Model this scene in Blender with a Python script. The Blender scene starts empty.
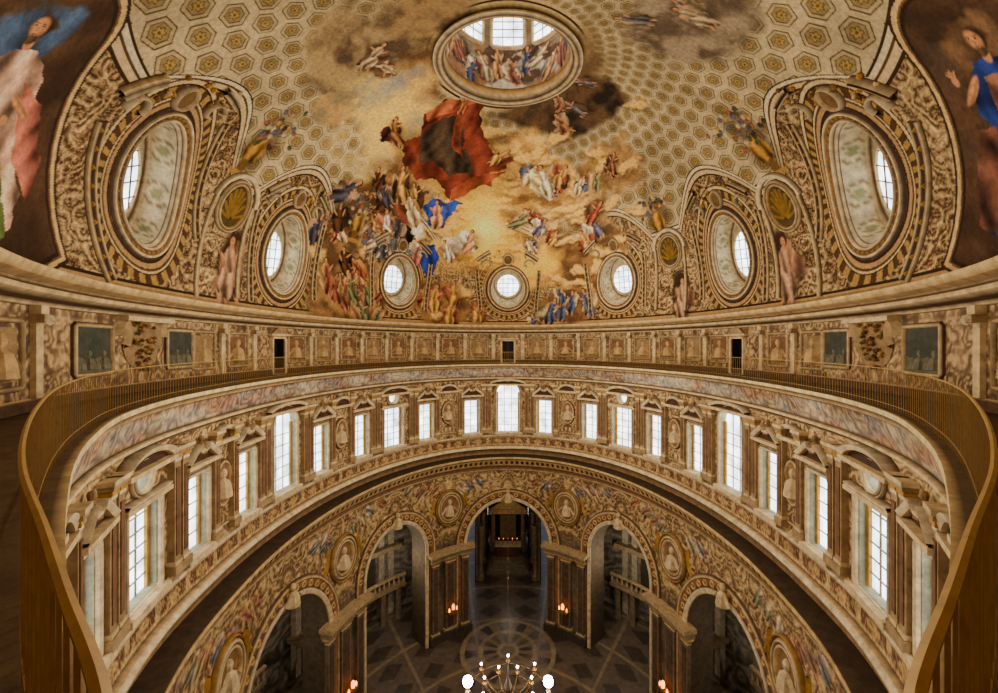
import bpy, math, numpy as np
rng=np.random.default_rng(7)
# ---------------------------------------------------------------- plan curve of the elliptical hall
CY=19.3
ctrl=[(0,.35),(.4,.45),(.72,.74),(1.05,1.0),(1.5,1.36),(2.37,2.05),(3.5,3.05),(4.8,4.3),(6.2,5.75),(7.5,7.3),(9.2,9.8),(10.4,12.8)]
for Y in [16,19.3,23,26,29,31.5,33.5,35,35.8]:
    ctrl.append((11.2*math.sqrt(max(0,1-((Y-19.3)/16.7)**2)),Y))
ctrl.append((0,36.0))
R=np.array(ctrl)
full=np.vstack([R,(R*[-1,1])[::-1][1:-1]])
n=len(full);pts=[]
for i in range(n):
    p0,p1,p2,p3=full[i-1],full[i],full[(i+1)%n],full[(i+2)%n]
    d=[max(1e-3,np.linalg.norm(b-a)**.5) for a,b in((p0,p1),(p1,p2),(p2,p3))]
    t0=0;t1=d[0];t2=t1+d[1];t3=t2+d[2]
    for t in np.linspace(t1,t2,60,endpoint=False):
        A1=(t1-t)/(t1-t0)*p0+(t-t0)/(t1-t0)*p1;A2=(t2-t)/(t2-t1)*p1+(t-t1)/(t2-t1)*p2;A3=(t3-t)/(t3-t2)*p2+(t-t2)/(t3-t2)*p3
        B1=(t2-t)/(t2-t0)*A1+(t-t0)/(t2-t0)*A2;B2=(t3-t)/(t3-t1)*A2+(t-t1)/(t3-t1)*A3
        pts.append((t2-t)/(t2-t1)*B1+(t-t1)/(t2-t1)*B2)
pts=np.array(pts)
pts=np.roll(pts,-np.argmax(pts[:,1]),axis=0)
seg=np.linalg.norm(np.diff(np.vstack([pts,pts[:1]]),axis=0),axis=1)
L=seg.sum();cum=np.concatenate([[0],np.cumsum(seg)]);S=L/2;M=4000
sl=np.linspace(0,L,M,endpoint=False)
PX=np.interp(sl,cum,np.append(pts[:,0],pts[0,0]));PY=np.interp(sl,cum,np.append(pts[:,1],pts[0,1]))
ddx=np.roll(PX,-1)-np.roll(PX,1);ddy=np.roll(PY,-1)-np.roll(PY,1);ll=np.hypot(ddx,ddy)
NX=ddy/ll;NY=-ddx/ll
if NX[M//4]*PX[M//4]<0:NX=-NX;NY=-NY
Kk=np.ones(41)/41
def sm(a):return np.convolve(np.concatenate([a[-20:],a,a[:20]]),Kk,'valid')
NX,NY=sm(NX),sm(NY);q=np.hypot(NX,NY);NX/=q;NY/=q
def ring(s,off):
    t=(-np.asarray(s,float))%L/L*M
    i=np.floor(t).astype(int);f=t-i;j=(i+1)%M;i=i%M
    g=lambda A:A[i]*(1-f)+A[j]*f
    x=g(PX)+g(NX)*off;y=g(PY)+g(NY)*off
    sg=((np.asarray(s)+S)%L)-S
    x=np.where((sg>0)&(x<0)&(np.asarray(off)<0),0,x);x=np.where((sg<0)&(x>0)&(np.asarray(off)<0),0,x)
    return x,y
def wallmap(s0,off0=0.,z0=0.):
    def f(u,v,w):
        x,y=ring(s0+np.asarray(u,float),off0+np.asarray(w,float));return np.stack([x,y,z0+np.asarray(v,float)+0*x],-1)
    return f
AM=math.radians(76.4);ZB=1.75;ZH=11.3
def dome(s,p):
    x,y=ring(s,1.9);A=np.asarray(p,float)*AM
    dx,dy=x,y-CY;th=np.arctan2(dx/13,dy/19)
    ex,ey=13.1*np.sin(th),12.4*np.cos(th)
    wt=np.clip(p,0,1)**1.5;kx=np.cos(A)
    return np.stack([(dx*(1-wt)+ex*wt)*kx,CY+(dy*(1-wt)+ey*wt)*kx,ZB+ZH*np.sin(A)/.972+0*x],-1)
def dnorm(s,p):
    e=1e-3
    a=(dome(s+.05,p)-dome(s-.05,p));b=dome(s,p+e)-dome(s,p-e)
    nn=np.cross(a,b);nn/=np.linalg.norm(nn,axis=-1,keepdims=True)+1e-9
    P=dome(s,p)-np.array([0,CY,0]);sg=np.sign((nn*P).sum(-1,keepdims=True));return nn*sg
def dmetric(s,p):
    ms=np.linalg.norm(dome(s+.05,p)-dome(s-.05,p))/.1;mp=np.linalg.norm(dome(s,p+.005)-dome(s,p-.005))/.01;return ms,mp
def domemap(s0,p0,rot=0.):
    ms,mp=dmetric(s0,p0);ca,sa=math.cos(rot),math.sin(rot)
    def f(u,v,w):
        u=np.asarray(u,float);v=np.asarray(v,float)
        s=s0+(u*ca-v*sa)/ms;p=np.minimum(p0+(u*sa+v*ca)/mp,.999)
        return dome(s,p)+dnorm(s,p)*np.asarray(w,float)[...,None]
    return f
# ---------------------------------------------------------------- colours / noise
def lin(c):
    c=np.asarray(c,float)/255.;return np.where(c<=.04045,c/12.92,((c+.055)/1.055)**2.4)
tab=rng.random((256,256))
def vn(x,y,seed=0):
    x=np.asarray(x,float)+seed*37.3;y=np.asarray(y,float)+seed*17.7
    xi=np.floor(x).astype(int);yi=np.floor(y).astype(int);fx=x-xi;fy=y-yi;fx=fx*fx*(3-2*fx);fy=fy*fy*(3-2*fy)
    a=tab[xi%256,yi%256];b=tab[(xi+1)%256,yi%256];c=tab[xi%256,(yi+1)%256];d=tab[(xi+1)%256,(yi+1)%256]
    return (a*(1-fx)+b*fx)*(1-fy)+(c*(1-fx)+d*fx)*fy
def fbm(x,y,seed=0,o=4):
    r=0;a=.5
    for i in range(o):r=r+a*vn(x*2**i,y*2**i,seed+i);a*=.5
    return r/(1-.5**o)
# ---------------------------------------------------------------- mesh builder
TINT=np.array([1.2,1.12,1.0])
class MB:
    def __init__(s):s.V=[];s.C=[];s.F=[];s.Mi=[];s.n=0
    def add(s,V,F,col,mat=0):
        V=np.asarray(V,float).reshape(-1,3);C=np.asarray(col,float)
        if C.ndim==1:C=np.tile(lin(C),(len(V),1))
        s.V.append(V);s.C.append(C)
        F=np.asarray(F,int)+s.n;s.F.append(F);s.Mi.append(np.full(len(F),mat));s.n+=len(V)
    def obj(s,name,mats,parent=None,smooth=False):
        V=np.vstack(s.V);C=np.clip(np.vstack(s.C),0,1)**1.2*TINT;C=np.minimum(C,.92);me=bpy.data.meshes.new(name)
        me.vertices.add(len(V));me.vertices.foreach_set('co',V.astype(np.float32).ravel())
        lv=np.concatenate([f.ravel() for f in s.F]);cnt=np.concatenate([np.full(len(f),f.shape[1]) for f in s.F])
        st=np.concatenate([[0],np.cumsum(cnt)[:-1]])
        me.loops.add(len(lv));me.loops.foreach_set('vertex_index',lv.astype(np.int32))
        me.polygons.add(len(cnt));me.polygons.foreach_set('loop_start',st.astype(np.int32))
        me.polygons.foreach_set('material_index',np.concatenate(s.Mi).astype(np.int32))
        me.polygons.foreach_set('use_smooth',np.full(len(cnt),smooth))
        me.update(calc_edges=True);me.validate()
        a=me.color_attributes.new('Col','FLOAT_COLOR','POINT')
        a.data.foreach_set('color',np.hstack([C,np.ones((len(C),1))]).astype(np.float32).ravel())
        for m in mats:me.materials.append(m)
        o=bpy.data.objects.new(name,me);bpy.context.collection.objects.link(o)
        if parent:o.parent=parent
        return o
def gridF(nu,nv,cu=False,cv=False):
    a=np.arange(nu if cu else nu-1);b=np.arange(nv if cv else nv-1);A,B=np.meshgrid(a,b,indexing='ij')
    A=A.ravel();B=B.ravel();A2=(A+1)%nu;B2=(B+1)%nv
    return np.stack([A*nv+B,A2*nv+B,A2*nv+B2,A*nv+B2],1)
def box(mb,f,u0,u1,v0,v1,w0,w1,col,nu=2,mat=0):
    us=np.linspace(u0,u1,nu);q=[(v0,w0),(v1,w0),(v1,w1),(v0,w1)]
    U=np.repeat(us,4);V=np.tile([a[0] for a in q],nu);W=np.tile([a[1] for a in q],nu)
    mb.add(f(U,V,W),gridF(nu,4,cv=True),col,mat)
    mb.add(f(U[:4],V[:4],W[:4]),[[0,1,2,3]],col,mat);mb.add(f(U[-4:],V[-4:],W[-4:]),[[3,2,1,0]],col,mat)
def sweep(mb,f,path,prof,col,closed=True,mat=0):
    path=np.asarray(path,float);m=len(path)
    if closed:t=np.roll(path,-1,0)-np.roll(path,1,0)
    else:t=np.gradient(path,axis=0)
    t/=np.linalg.norm(t,axis=1,keepdims=True)+1e-9;nr=np.stack([t[:,1],-t[:,0]],1)
    prof=np.asarray(prof,float);k=len(prof)
    U=path[:,None,0]+nr[:,None,0]*prof[None,:,0];V=path[:,None,1]+nr[:,None,1]*prof[None,:,0];W=np.tile(prof[:,1],(m,1))
    c=col
    if np.asarray(col).ndim==2:c=np.tile(lin(col),(m,1))
    mb.add(f(U.ravel(),V.ravel(),W.ravel()),gridF(m,k,cu=closed),c,mat)
def polyfill(mb,f,path,w,col,mat=0):
    path=np.asarray(path,float);c=path.mean(0);P=np.vstack([path,c]);m=len(path)
    mb.add(f(P[:,0],P[:,1],np.full(m+1,w)),[[i,(i+1)%m,m] for i in range(m)],col,mat)
def prism(mb,f,path,w0,w1,col,mat=0):
    path=np.asarray(path,float);m=len(path)
    U=np.concatenate([path[:,0]]*2);V=np.concatenate([path[:,1]]*2);W=np.r_[np.full(m,w0),np.full(m,w1)]
    mb.add(f(U,V,W),[[i,(i+1)%m,m+(i+1)%m,m+i] for i in range(m)],col,mat)
    polyfill(mb,f,path,w0,col,mat);polyfill(mb,f,path,w1,col,mat)
def lathe(mb,f,u,w,prof,col,ns=10,mat=0):
    a=np.linspace(0,2*math.pi,ns,endpoint=False);pr=np.asarray(prof,float)
    U=u+np.cos(a)[:,None]*pr[None,:,0];W=w+np.sin(a)[:,None]*pr[None,:,0];V=np.tile(pr[:,1],(ns,1))
    c=col if np.asarray(col).ndim==1 else np.tile(lin(col),(ns,1))
    mb.add(f(U.ravel(),V.ravel(),W.ravel()),gridF(ns,len(pr),cu=True),c,mat)
def oval(a,b,n=48,u=0,v=0):
    t=np.linspace(0,2*math.pi,n,endpoint=False);return np.stack([u+a*np.cos(t),v+b*np.sin(t)],1)
def rectp(h,z0,z1,u=0,k=5):
    r=[];cs=[(u-h,z0),(u+h,z0),(u+h,z1),(u-h,z1)]
    for i in range(4):
        a,b=cs[i],cs[(i+1)%4]
        for t in np.linspace(0.02,.98,k):r.append((a[0]+(b[0]-a[0])*t,a[1]+(b[1]-a[1])*t))
    return np.array(r)
def archp(h,z0,zs,u=0,n=24):
    r=[(u-h+2*h*t,z0) for t in (.03,.25,.5,.75,.97)]+[(u+h,z0+(zs-z0)*t) for t in (.02,.33,.66)]
    r+=[(u+h*math.cos(t),zs+h*math.sin(t)) for t in np.linspace(0,math.pi,n)]+[(u-h,zs+(z0-zs)*t) for t in (.33,.66,.98)]
    return np.array(r)
def archopen(h,z0,zs,u=0,n=24,rise=1.):
    return np.array([(u+h,z0+(zs-z0)*t) for t in (0,.33,.66)]+[(u+h*math.cos(t),zs+rise*h*math.sin(t)) for t in np.linspace(0,math.pi,n)]+[(u-h,zs+(z0-zs)*t) for t in (.33,.66,1)])
def sweep_ring(mb,prof,cols,ns=1200,colf=None,mat=0,closedprof=False):
    s=np.linspace(-S,S,ns,endpoint=False);pr=np.asarray(prof,float);k=len(pr)
    x,y=ring(s[:,None]+0*pr[None,:,0],pr[None,:,0]+0*s[:,None]);z=np.tile(pr[:,1],(ns,1))
    V=np.stack([x,y,z],-1).reshape(-1,3)
    if colf is not None:c=colf(np.repeat(s,k),np.tile(np.arange(k),ns))
    else:c=np.tile(lin(cols),(ns,1)) if np.asarray(cols).ndim==2 else cols
    mb.add(V,gridF(ns,k,cu=True,cv=closedprof),c,mat)
# ---------------------------------------------------------------- fresco painter (colours laid on the surface in metres)
def rotP(P,r):
    P=np.asarray(P,float);ca,sa=math.cos(r),math.sin(r);return np.stack([P[:,0]*ca-P[:,1]*sa,P[:,0]*sa+P[:,1]*ca],1)
class Paint:
    def __init__(s,C,s1,v1,metric):s.C=C;s.s1=s1;s.v1=v1;s.m=metric;s.ds=s1[1]-s1[0];s.n=len(s1)
    def patch(s,s0,v0,du,dv,rad):
        ms,mp=s.m(s0,v0);sc=s0+du/ms;vc=v0+dv/mp
        i0=int(round((sc-s.s1[0])/s.ds));ni=int(rad/ms/s.ds)+2
        ii=np.arange(i0-ni,i0+ni+1);jj=np.where(np.abs(s.v1-vc)<rad/mp+1e-6)[0]
        if len(jj)==0:return None
        U,V=np.meshgrid(((s.s1[0]+ii*s.ds)-sc)*ms,(s.v1[jj]-vc)*mp,indexing='ij')
        return np.ix_(ii%s.n,jj),U,V
    def put(s,ix,m,c):
        m=m[...,None];s.C[ix]=s.C[ix]*(1-m)+np.clip(c,0,1)*m
    def blob(s,s0,v0,du,dv,a,b,rot,col,alpha=1.,soft=.25,edge=0.,fold=0.,seed=0,col2=None,esc=1.5):
        ca,sa=math.cos(rot),math.sin(rot);q=s.patch(s0,v0,du,dv,max(a,b)*(1+edge)+.05)
        if q is None:return
        ix,U,V=q;x=U*ca+V*sa;y=-U*sa+V*ca
        r=np.sqrt((x/a)**2+(y/b)**2)
        if edge:r=r+edge*2*(fbm(x*esc/min(a,b)+seed*3,y*esc/min(a,b),seed%17,3)-.5)
        m=np.clip((1-r)/soft,0,1)*alpha
        c=lin(col)*np.ones(U.shape+(1,))
        if col2 is not None:
            t=np.clip((fbm(x*1.3+seed,y*1.3,(seed+3)%13,4)-.35)*3.2,0,1)[...,None];c=c*(1-t)+lin(col2)*t
        if fold:
            w=np.sin(x/a*5+4*fbm(x*1.5+seed,y*1.5,5,3)+seed)*.5+.5+.35*(y/b);c=c*(1+fold*(w[...,None]-.6)*1.6)
        s.put(ix,m,c)
    def poly(s,s0,v0,du,dv,P,col,fold=.5,seed=0,wob=.12,frq=3.,alpha=1.,fdir=.4):
        P=np.asarray(P,float);q=s.patch(s0,v0,du,dv,np.abs(P).max()+.3)
        if q is None:return
        ix,U,V=q;x=U+wob*2*(fbm(U*1.7+seed,V*1.7,3,3)-.5);y=V+wob*2*(fbm(U*1.7+9,V*1.7+seed,7,3)-.5)
        ins=np.zeros(x.shape,bool)
        for i in range(len(P)):
            x0,y0=P[i];x1,y1=P[i-1]
            if y0==y1:continue
            ins^=((y0>y)!=(y1>y))&(x<(x1-x0)*(y-y0)/(y1-y0)+x0)
        w=.5+.5*np.sin(U*frq+V*frq*fdir+6*fbm(U*.8+seed,V*.8,5,3))
        w=.7*w+.3*(.5+.5*np.sin(U*frq*2.3-V*frq*fdir+7*fbm(U*1.1,V*1.1+seed,8,3)))
        s.put(ix,ins*alpha,lin(col)*(1+fold*(w[...,None]-.5)*2.))
    def fig(s,s0,v0,du,dv,h,rot,robe,cloak=None,seed=0,wings=False,skin=(200,152,112)):
        r=np.random.default_rng(seed+100);ca,sa=math.cos(rot),math.sin(rot)
        def P(x,y,a,b,ro,col,**k):
            s.blob(s0,v0,du+(x*ca-y*sa)*h,dv+(x*sa+y*ca)*h,a*h,b*h,rot+ro,col,seed=seed,**k)
        P(.05,-.05,.34,.5,r.uniform(-.3,.3),(66,50,38),alpha=.5,soft=.5,edge=.3)
        if wings:
            for sg in(-1,1):P(sg*.2,.2,.06,.24,-sg*.7,(186,172,148),fold=.4,soft=.4,alpha=.8)
        if cloak:P(r.uniform(-.12,.12),-.05,.26,.38,r.uniform(-.7,.7),cloak,edge=.6,fold=.6,soft=.15)
        P(r.uniform(-.07,.07),-.24,.17,.28,r.uniform(-.5,.5),robe,edge=.4,fold=.7,soft=.15)
        P(0,.1,.12,.19,r.uniform(-.2,.2),robe,fold=.5,soft=.2,edge=.15)
        a1=r.uniform(.2,1.5);a2=r.uniform(-1.5,-.1)
        P(.13,.15,.035,.13,-a1,skin,soft=.4,fold=.2,alpha=.9);P(-.13,.12,.035,.12,-a2,skin,soft=.4,fold=.2,alpha=.9)
        lg=r.uniform(-.6,.6);P(.08+lg*.1,-.45,.035,.11,lg,skin,soft=.4,fold=.2,alpha=.8);P(-.08,-.46,.035,.1,lg*.5,skin,soft=.4,fold=.2,alpha=.8)
        P(0,.27,.035,.06,0,skin);P(.01,.36,.078,.085,0,(80,56,38),soft=.3);P(-.005,.345,.052,.068,0,skin,soft=.3)
        P(-.025,.35,.01,.008,0,(60,40,30));P(.018,.35,.01,.008,0,(60,40,30));P(0,.31,.018,.006,0,(150,80,70))
# ---------------------------------------------------------------- materials
def mat_attr(name,rough=.75,spec=.2,var=.35,scale=3.,bump=.15):
    m=bpy.data.materials.new(name);m.use_nodes=True;nt=m.node_tree;N=nt.nodes;b=N['Principled BSDF']
    a=N.new('ShaderNodeAttribute');a.attribute_name='Col';g=N.new('ShaderNodeNewGeometry')
    no=N.new('ShaderNodeTexNoise');no.inputs['Scale'].default_value=scale;no.inputs['Detail'].default_value=6;no.inputs['Roughness'].default_value=.7
    nt.links.new(g.outputs['Position'],no.inputs['Vector'])
    mr=N.new('ShaderNodeMapRange');mr.inputs[1].default_value=.3;mr.inputs[2].default_value=.7;mr.inputs[3].default_value=1-var;mr.inputs[4].default_value=1+var*.6
    nt.links.new(no.outputs['Fac'],mr.inputs[0])
    mx=N.new('ShaderNodeVectorMath');mx.operation='SCALE';nt.links.new(a.outputs['Color'],mx.inputs[0]);nt.links.new(mr.outputs[0],mx.inputs['Scale'])
    nt.links.new(mx.outputs[0],b.inputs['Base Color']);b.inputs['Roughness'].default_value=rough;b.inputs['Specular IOR Level'].default_value=spec
    if bump:
        bp=N.new('ShaderNodeBump');bp.inputs['Strength'].default_value=bump;bp.inputs['Distance'].default_value=.05;nt.links.new(no.outputs['Fac'],bp.inputs['Height']);nt.links.new(bp.outputs[0],b.inputs['Normal'])
    return m
def mat_emit(name,col,st):
    m=bpy.data.materials.new(name);m.use_nodes=True;nt=m.node_tree;nt.nodes.clear()
    e=nt.nodes.new('ShaderNodeEmission');o=nt.nodes.new('ShaderNodeOutputMaterial');nt.links.new(e.outputs[0],o.inputs[0])
    no=nt.nodes.new('ShaderNodeTexNoise');no.inputs['Scale'].default_value=1.5
    g=nt.nodes.new('ShaderNodeNewGeometry');nt.links.new(g.outputs['Position'],no.inputs['Vector'])
    cr=nt.nodes.new('ShaderNodeMapRange');cr.inputs[1].default_value=.25;cr.inputs[2].default_value=.75;cr.inputs[3].default_value=st*.4;cr.inputs[4].default_value=st*1.5
    nt.links.new(no.outputs['Fac'],cr.inputs[0]);nt.links.new(cr.outputs[0],e.inputs['Strength'])
    e.inputs['Color'].default_value=(*lin(col),1);return m
STU=mat_attr('painted_stucco',var=.5);MARB=mat_attr('marble_polished',.3,.5,.4,2.2,.05);FRES=mat_attr('fresco_plaster',.85,.1,.4,7.,.2)
GLASS=mat_emit('daylit_glass',(238,243,248),5.5);FLAME=mat_emit('lamp_glow',(255,150,70),6.);BULB=mat_emit('bulb_glow',(225,220,255),60.)
BRASS=mat_attr('aged_brass',.45,.5,.3,8.,.05);BRASS.node_tree.nodes['Principled BSDF'].inputs['Metallic'].default_value=.35
CREAM=(202,182,144);BEIGE=(160,138,104);BROWN=(98,74,52);PINK=(156,118,92);DARK=(50,40,32);GOLD=(176,138,66);GREEN=(162,164,142);WHITE=(210,198,170);DKBR=(66,50,36)
MD=[(0,37.),(8.5,31.1),(11.3,21.7),(10.9,12.3),(5.2,4.)]
sd=np.linspace(0,S,4000);rx,ry=ring(sd,.5)
bays=[sd[np.argmin((rx-a)**2+(ry-b)**2)] for a,b in MD];bays[0]=0
allb=[(0,0)]+[(sg*bays[i],i) for i in range(1,5) for sg in(-1,1)]
BAYC=[b[0] for b in allb]
def fold_s(s,centres):
    d=np.full(np.shape(s),99.)
    for c in centres:d=np.minimum(d,np.abs(((s-c+S)%L)-S))
    return d
def ornament(c,s,v,centres,sc=2.,seed=50,a=.5,hi=(216,192,144),lo=(80,58,40)):
    d=fold_s(s,centres);nse=fbm(d*sc,v*sc,seed,3);w=np.sin(nse*38)
    t1=(np.clip(w*3-1.6,0,1)*a)[...,None];t2=(np.clip(-w*3-1.3,0,1)*a)[...,None]
    return (c*(1-t1)+lin(hi)*t1)*(1-t2)+lin(lo)*t2
# ---------------------------------------------------------------- gallery deck and cornice
def marble_col(base,base2,seed,sc=.6):
    def g(s,zz):
        t=fbm(s*sc,zz*sc*2+seed*3,seed,4);t=np.clip((t-.35)*3,0,1)[:,None]
        return lin(base)*(1-t)+lin(base2)*t
    return g
mb=MB()
sweep_ring(mb,[(2.1,-1.62),(-.1,-1.62),(-.2,-1.62)],[(84,68,50),(104,86,62),(196,174,130)])
pr=[(-.2,-1.62),(-.2,-1.74),(-.14,-1.78),(-.08,-1.92),(0,-1.95)]
sweep_ring(mb,pr,[(208,192,150),(205,188,146),(100,78,52),(185,162,118),(90,70,50)])
mm=marble_col((196,188,172),(136,118,102),3,.5)
zz=np.linspace(-1.95,-2.75,9)
def mcol(s,j):
    z=zz[j];c=mm(s,z);t=np.clip((fbm(s*.7,z*3,33)-.48)*6,0,1)[:,None];c=c*(1-.6*t)+lin((160,106,84))*.6*t
    t=np.clip((fbm(s*.9,z*3,37)-.54)*6,0,1)[:,None];c=c*(1-.5*t)+lin((104,122,144))*.5*t
    c=ornament(c,s,z*1.,BAYC,1.4,77,.45)
    k=((j==0)|(j==8))[:,None];return np.where(k,lin((116,94,68)),c)
sweep_ring(mb,[(.05+.03*i,z) for i,z in enumerate(zz)],None,2400,colf=mcol)
sweep_ring(mb,[(.29,-2.75),(.16,-2.8),(.16,-2.88),(.3,-2.95),(.42,-3.05),(.5,-3.06)],[DARK,CREAM,CREAM,BROWN,BEIGE,DARK])
mb.obj('trim_gallery_cornice',[STU])
openings=[]
for sb,i in allb:
    if i in(0,2,4):openings.append((sb,'arch',.9,-7.5,-4.1))
    else:openings+= [(sb,'rect',.85,-7.5,-4.65),(sb,'oval',.42,.42,-3.85)]
    for d in(-3.0,3.0):openings.append((sb+d,'rect',.6,-7.5,-4.75))
def inside(sv,zv,ops,m=0.):
    r=np.zeros(sv.shape,bool)
    for o in ops:
        du=np.abs(((sv-o[0]+S)%L)-S)
        if o[1]=='rect':r|=(du<o[2]+m)&(zv>o[3]-m)&(zv<o[4]+m)
        elif o[1]=='arch':r|=((du<o[2]+m)&(zv>o[3]-m)&(zv<o[4]))|((zv>=o[4])&(du**2+(zv-o[4])**2<(o[2]+m)**2))
        else:r|=(du/(o[2]+m))**2+((zv-o[4])/(o[3]+m))**2<1
    return r
def wall(name,off,z0,z1,ns,nz,ops,paint,mat=None,extra=None):
    s=np.linspace(-S,S,ns,endpoint=False);z=np.linspace(z0,z1,nz);SS,ZZ=np.meshgrid(s,z,indexing='ij')
    x,y=ring(SS,off+0*SS);V=np.stack([x,y,ZZ],-1).reshape(-1,3);F=gridF(ns,nz,cu=True)
    sc=(SS+L/ns/2).ravel()[F[:,0]];zc=(ZZ.ravel()[F[:,0]]+ZZ.ravel()[F[:,2]])/2
    F=F[~inside(sc,zc,ops)];C=paint(SS.ravel(),ZZ.ravel())
    if extra:C=C.reshape(ns,nz,3);extra(Paint(C,s,z,lambda a,b:(1.,1.)));C=C.reshape(-1,3)
    m=MB();m.add(V,F,C);return m.obj(name,[mat or STU])
def drum_paint(s,z):
    t=np.clip((fbm(s*.9,z*1.2,5)-.35)*3,0,1)[:,None];c=lin((180,154,114))*(1-t)+lin((128,100,72))*t
    return ornament(c,s,z,BAYC,1.6,51,.75)
wall('wall_drum',.5,-9.4,-3.0,2200,110,openings,drum_paint)
wn=0
def window(sb,off,kind,h,z0,z1,depth=.3,muntv=(0,),munth=4,reveal=GREEN):
    global wn
    wn+=1;m=MB();f=wallmap(sb,off)
    if kind=='rect':p=rectp(h,z0,z1)
    elif kind=='arch':p=archp(h,z0,z1)
    else:p=oval(h,z0,28,0,z1)
    sweep(m,f,p,[(0,-.02),(0,depth)],reveal)
    polyfill(m,f,p,depth,(255,255,255),1)
    sweep(m,f,p,[(0,.0),(0,-.1),(.07,-.14),(.14,-.08),(.2,-.1),(.24,0)],[CREAM,CREAM,WHITE,BROWN,CREAM,BROWN])
    if kind!='oval':
        top=z1+(h*.8 if kind=='arch' else 0)
        for v in muntv:box(m,f,v-.022,v+.022,z0,top,depth-.05,depth-.01,(130,120,108))
        for a in np.linspace(z0,z1,munth+2)[1:-1]:box(m,f,-h,h,a-.018,a+.018,depth-.05,depth-.01,(160,150,136))
        box(m,f,-h-.25,h+.25,z0-.22,z0-.02,-.28,.1,CREAM)
        for sg in(-1,1):box(m,f,sg*h*.95-.08,sg*h*.95+.08,z0,z1,depth-.1,depth-.01,(184,152,84))
    m.obj('window_%d'%wn,[STU,GLASS])
for o in openings:
    if o[1]=='oval':window(o[0],.5,'oval',o[2],o[3],o[4])
    else:window(o[0],.5,o[1],o[2],o[3],o[4],muntv=(-.28,.28) if o[2]>.8 else (0,),munth=5 if o[2]>.8 else 4)
pil=MB();ped=MB();med=MB();pan=MB()
def pilaster(m,f,u,w,z0,z1,wd,pr=.22,col=BEIGE,inn=(124,94,70)):
    box(m,f,u-wd*.75,u+wd*.75,z0,z0+.3,-pr-.08,.02,col);box(m,f,u-wd*.6,u+wd*.6,z0+.3,z0+.42,-pr-.04,.02,CREAM)
    box(m,f,u-wd*.5,u+wd*.5,z0+.42,z1-.5,-pr,.02,col);box(m,f,u-wd*.3,u+wd*.3,z0+.6,z1-.7,-pr-.03,-pr,inn)
    for a,b,c in((0,.5,WHITE),(.12,.62,GOLD),(.26,.75,BEIGE),(.38,.9,CREAM)):box(m,f,u-wd*b,u+wd*b,z1-.5+a,z1-.5+a+.12,-pr-.02-a*.3,.02,c)
def pediment(m,f,u,h,z,rise,seg=False,pr=.3):
    if seg:top=[(u+h*math.cos(t),z+rise*math.sin(t)) for t in np.linspace(.12,math.pi-.12,15)]
    else:top=[(u+h,z+.05),(u+h*.25,z+rise*.8),(u+h*.2,z+rise*.6),(u,z+rise*.5),(u-h*.2,z+rise*.6),(u-h*.25,z+rise*.8),(u-h,z+.05)]
    prism(m,f,[(u+h*1.0,z)]+top+[(u-h*1.0,z)],-pr*.4,.02,(84,60,44))
    sweep(m,f,top,[(-.1,0),(-.1,-pr),(.06,-pr-.08),(.1,0)],[BROWN,CREAM,WHITE,BROWN],closed=False)
    box(m,f,u-h*1.05,u+h*1.05,z-.14,z,-pr-.05,.02,CREAM)
def figure_relief(m,f,u,z,h,col,w=-.15):
    lathe(m,f,u,w,[(h*.02,z),(h*.3,z+.05*h),(h*.26,z+.35*h),(h*.2,z+.55*h),(h*.07,z+.66*h),(h*.12,z+.76*h),(h*.13,z+.86*h),(h*.08,z+.97*h),(.001,z+h)],col,8)
    for sg in(-1,1):
        sweep(m,f,[(u+sg*h*(.2+.3*t),z+h*(.55-.35*t)) for t in np.linspace(0,1,5)],[(-.06*h,w),(0,w-.12*h),(.06*h,w)],col,closed=False)
for sb,i in allb:
    f=wallmap(sb,.5)
    for u in(-1.55,1.55,-2.02,2.02,-4.0,4.0):pilaster(pil,f,u,0,-7.55,-3.35,.34)
    for u in(-3.02,3.02):
        pediment(ped,f,u,.95,-4.25,.75);figure_relief(ped,f,u,-4.0,.7,(140,112,80))
    if i%2==0:pediment(ped,f,0,1.5,-3.35,.35,True)
    else:pediment(ped,f,0,1.2,-4.5,.0001,False,.2);pediment(ped,f,0,1.3,-3.55,.45,True)
sbs=sorted(BAYC);mids=[(a+b)/2 for a,b in zip(sbs[:-1],sbs[1:])]
for smid in mids:
    f=wallmap(smid,.5)
    med_p=oval(.5,.85,28,0,-5.6)
    polyfill(med,f,med_p,-.04,(140,112,80));sweep(med,f,med_p,[(-.05,-.03),(0,-.14),(.1,-.1),(.16,0)],[GOLD,CREAM,BROWN,BROWN])
    figure_relief(med,f,0,-6.2,1.2,CREAM,-.05)
    sweep(pan,f,rectp(.8,-7.3,-4.0),[(-.06,0),(0,-.08),(.08,0)],[BROWN,CREAM,BROWN])
    pediment(ped,f,0,.8,-3.8,.5,True,.2)
pil.obj('trim_drum_pilasters',[STU]);ped.obj('trim_drum_pediments',[STU]);med.obj('trim_drum_medallions',[STU]);pan.obj('trim_drum_panels',[STU])
mb=MB()
sweep_ring(mb,[(.5,-7.78),(.32,-7.8),(.28,-7.9),(.42,-7.96)],[CREAM,WHITE,BEIGE,BROWN])
zf=np.linspace(-7.96,-8.65,9)
def fr(s,j):
    z=zf[j];ph=(s*.6)%1;y=np.abs(z+8.3)
    t=(np.abs(ph-.5)<.42)&(y<.26);t2=(np.hypot((ph-.5)*1.9,(z+8.3)*2.2)<.42)
    c=np.where(t[:,None],lin((116,80,56)),lin((186,160,116)));c=np.where(t2[:,None],lin((176,146,98)),c)
    return ornament(c,s,z,BAYC,3.,91,.5)
sweep_ring(mb,[(.4,z) for z in zf],None,2600,fr)
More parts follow.
